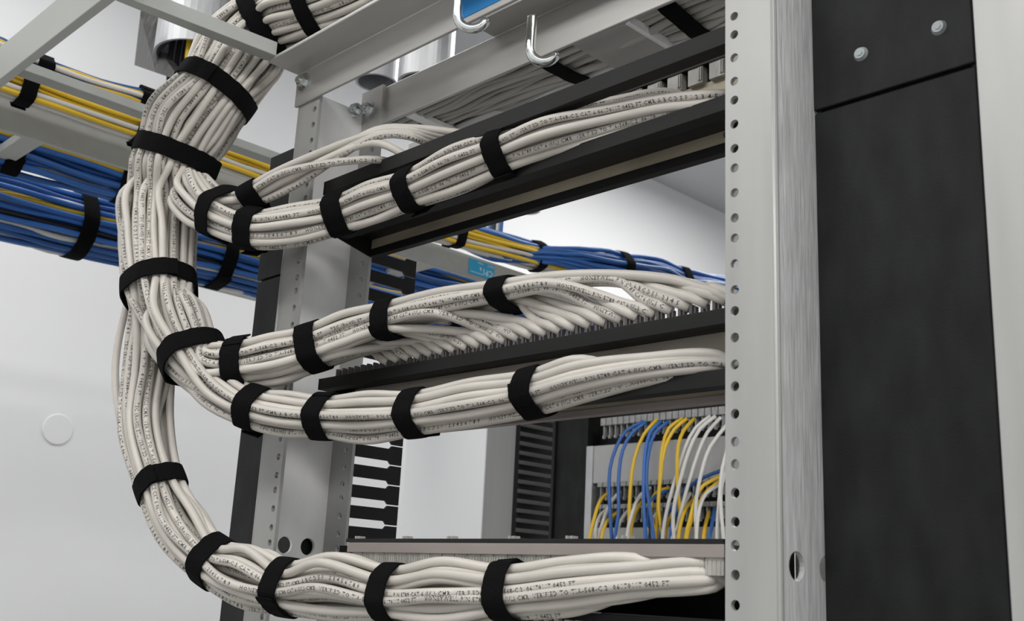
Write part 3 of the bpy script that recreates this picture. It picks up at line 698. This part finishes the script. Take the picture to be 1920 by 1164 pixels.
MB().box(xa + 4, xa + 10, YB - 5, YB, -Z0, 60).build('ridge', BLKP, t3, bevel=1)
t4 = empty('connector_block_rack', (-400, YB + 40, -Z0), 'grey connector block rack behind the blue, yellow and white patch cables', 'connector rack')
xe = xb + 300
MB().box(xb, xe, YB + 30, YB + 60, -Z0, 60).build('back_board', BLKP, t4)
MB().box(xb, xb + 14, YB - 2, YB + 30, -Z0, zx(817)).build('side_strip', GALV, t4, bevel=1)
MB().box(xb + 14, xe, YB, YB + 28, zx(895), zx(817)).build('cover_plate', GBOX, t4, bevel=1)
MB().box(xb + 14, xe, YB, YB + 28, zx(1060), zx(987)).build('cover_plate', GBOX, t4, bevel=1)
x0 = at(1131, 780, 'Y', YB)[0]
for (ya, yb_, shift) in ((763, 778, 0), (895, 904, -3), (940, 949, -3)):
    za, zb = zx(ya), zx(yb_)
    for k in range(20):
        x = x0 + shift + k * 11.9
        b = MB().box(x, x + 10.2, YB - 6, YB + 8, zb, za); b.box(x + 4.4, x + 6.2, YB - 4, YB + 6, zb - 17, zb); b.box(x + 3.6, x + 7, YB - 5, YB, zb - 21, zb - 16)
        b.build('connector_clip', CLIP, t4, bevel=.5)
# patch cables, in crop coordinates of the photograph 1080+x/4.013, 740+y/4.013
PC = [('b', [(510, 200), (380, 270), (300, 400), (255, 560), (250, 750), (270, 1100)]), ('b', [(530, 205), (420, 290), (350, 420), (320, 650), (320, 900), (290, 1100)]),
      ('y', [(610, 185), (510, 300), (440, 480), (410, 700), (400, 1090)]), ('b', [(640, 200), (560, 280), (520, 450), (510, 700), (525, 1110)]),
      ('b', [(700, 200), (600, 280), (550, 420), (530, 650), (555, 850), (590, 1110)]), ('y', [(800, 180), (700, 250), (650, 400), (630, 650), (605, 1100)]),
      ('y', [(835, 180), (740, 260), (670, 400), (640, 600), (620, 850), (650, 1050)]), ('y', [(890, 180), (810, 270), (770, 380), (760, 580)]),
      ('w', [(1010, 160), (900, 250), (820, 400), (760, 600), (700, 800), (650, 1100)]), ('w', [(1050, 160), (930, 260), (850, 420), (790, 620), (730, 900), (740, 1100)]),
      ('w', [(1090, 170), (990, 280), (920, 430), (860, 620), (800, 830), (740, 1110)]), ('w', [(1140, 220), (1010, 390), (940, 600), (900, 850), (910, 1110)]),
      ('w', [(1140, 400), (1100, 560), (1085, 700), (1070, 900), (1060, 1110)]), ('w', [(1130, 560), (1092, 700), (1090, 850), (1110, 1080)]),
      ('y', [(240, 740), (180, 800), (140, 920), (100, 1100)]), ('w', [(330, 730), (270, 800), (210, 930), (170, 1100)]),
      ('b', [(1120, 560), (940, 630), (820, 720), (740, 820), (670, 930), (630, 1100)]), ('y', [(1120, 600), (960, 680), (900, 780), (860, 930), (820, 1100)]),
      ('w', [(1090, 670), (980, 740), (930, 850), (910, 1000), (905, 1110)]), ('y', [(900, 770), (830, 850), (790, 960), (770, 1090)]), ('y', [(790, 820), (720, 900), (680, 1000), (670, 1100)]),
      ('y', [(500, 800), (440, 900), (405, 1090)]), ('b', [(1040, 860), (1020, 1000), (1000, 1110)]), ('y', [(1000, 880), (970, 1000), (960, 1100)]),
      ('w', [(560, 700), (480, 760), (420, 900), (380, 1090)]), ('w', [(250, 850), (180, 910), (150, 1000), (150, 1100)]), ('w', [(400, 860), (330, 960), (300, 1100)]),
      ('w', [(640, 860), (560, 960), (520, 1100)]), ('y', [(330, 870), (230, 960), (190, 1090)]), ('w', [(860, 740), (800, 860), (760, 1000), (720, 1100)]), ('b', [(700, 720), (640, 740), (560, 800), (545, 900)]),
      ('y', [(700, 700), (600, 740), (560, 850), (600, 1090)]), ('y', [(1100, 640), (990, 720), (920, 830), (850, 1000), (830, 1110)]), ('b', [(860, 640), (800, 760), (740, 900), (710, 1100)])]
for k, (cc, L) in enumerate(PC):
    n = len(L); P = []
    for j, (x, y) in enumerate(L):
        tt = j / (n - 1); P.append(at(1080 + x / 4.013, 740 + y / 4.013, 'Y', YB - 8 - 46 * math.sin(min(tt * 1.6, 1.57)) - (k % 5) * 3))
    P.append(P[-1] + A(0, 8, -60))
    mm, nm = {'b': (CABB, 'blue'), 'y': (CABY, 'yellow'), 'w': (CABW2, 'white')}[cc]
    o = tube_mesh(MB(), spline(P, 14), 2.7, 8).build('patch_cable', mm, smooth=True); tag(o, nm + ' patch cable hanging in front of the grey connector blocks', 'cable', nm + ' patch cables on the connector blocks')
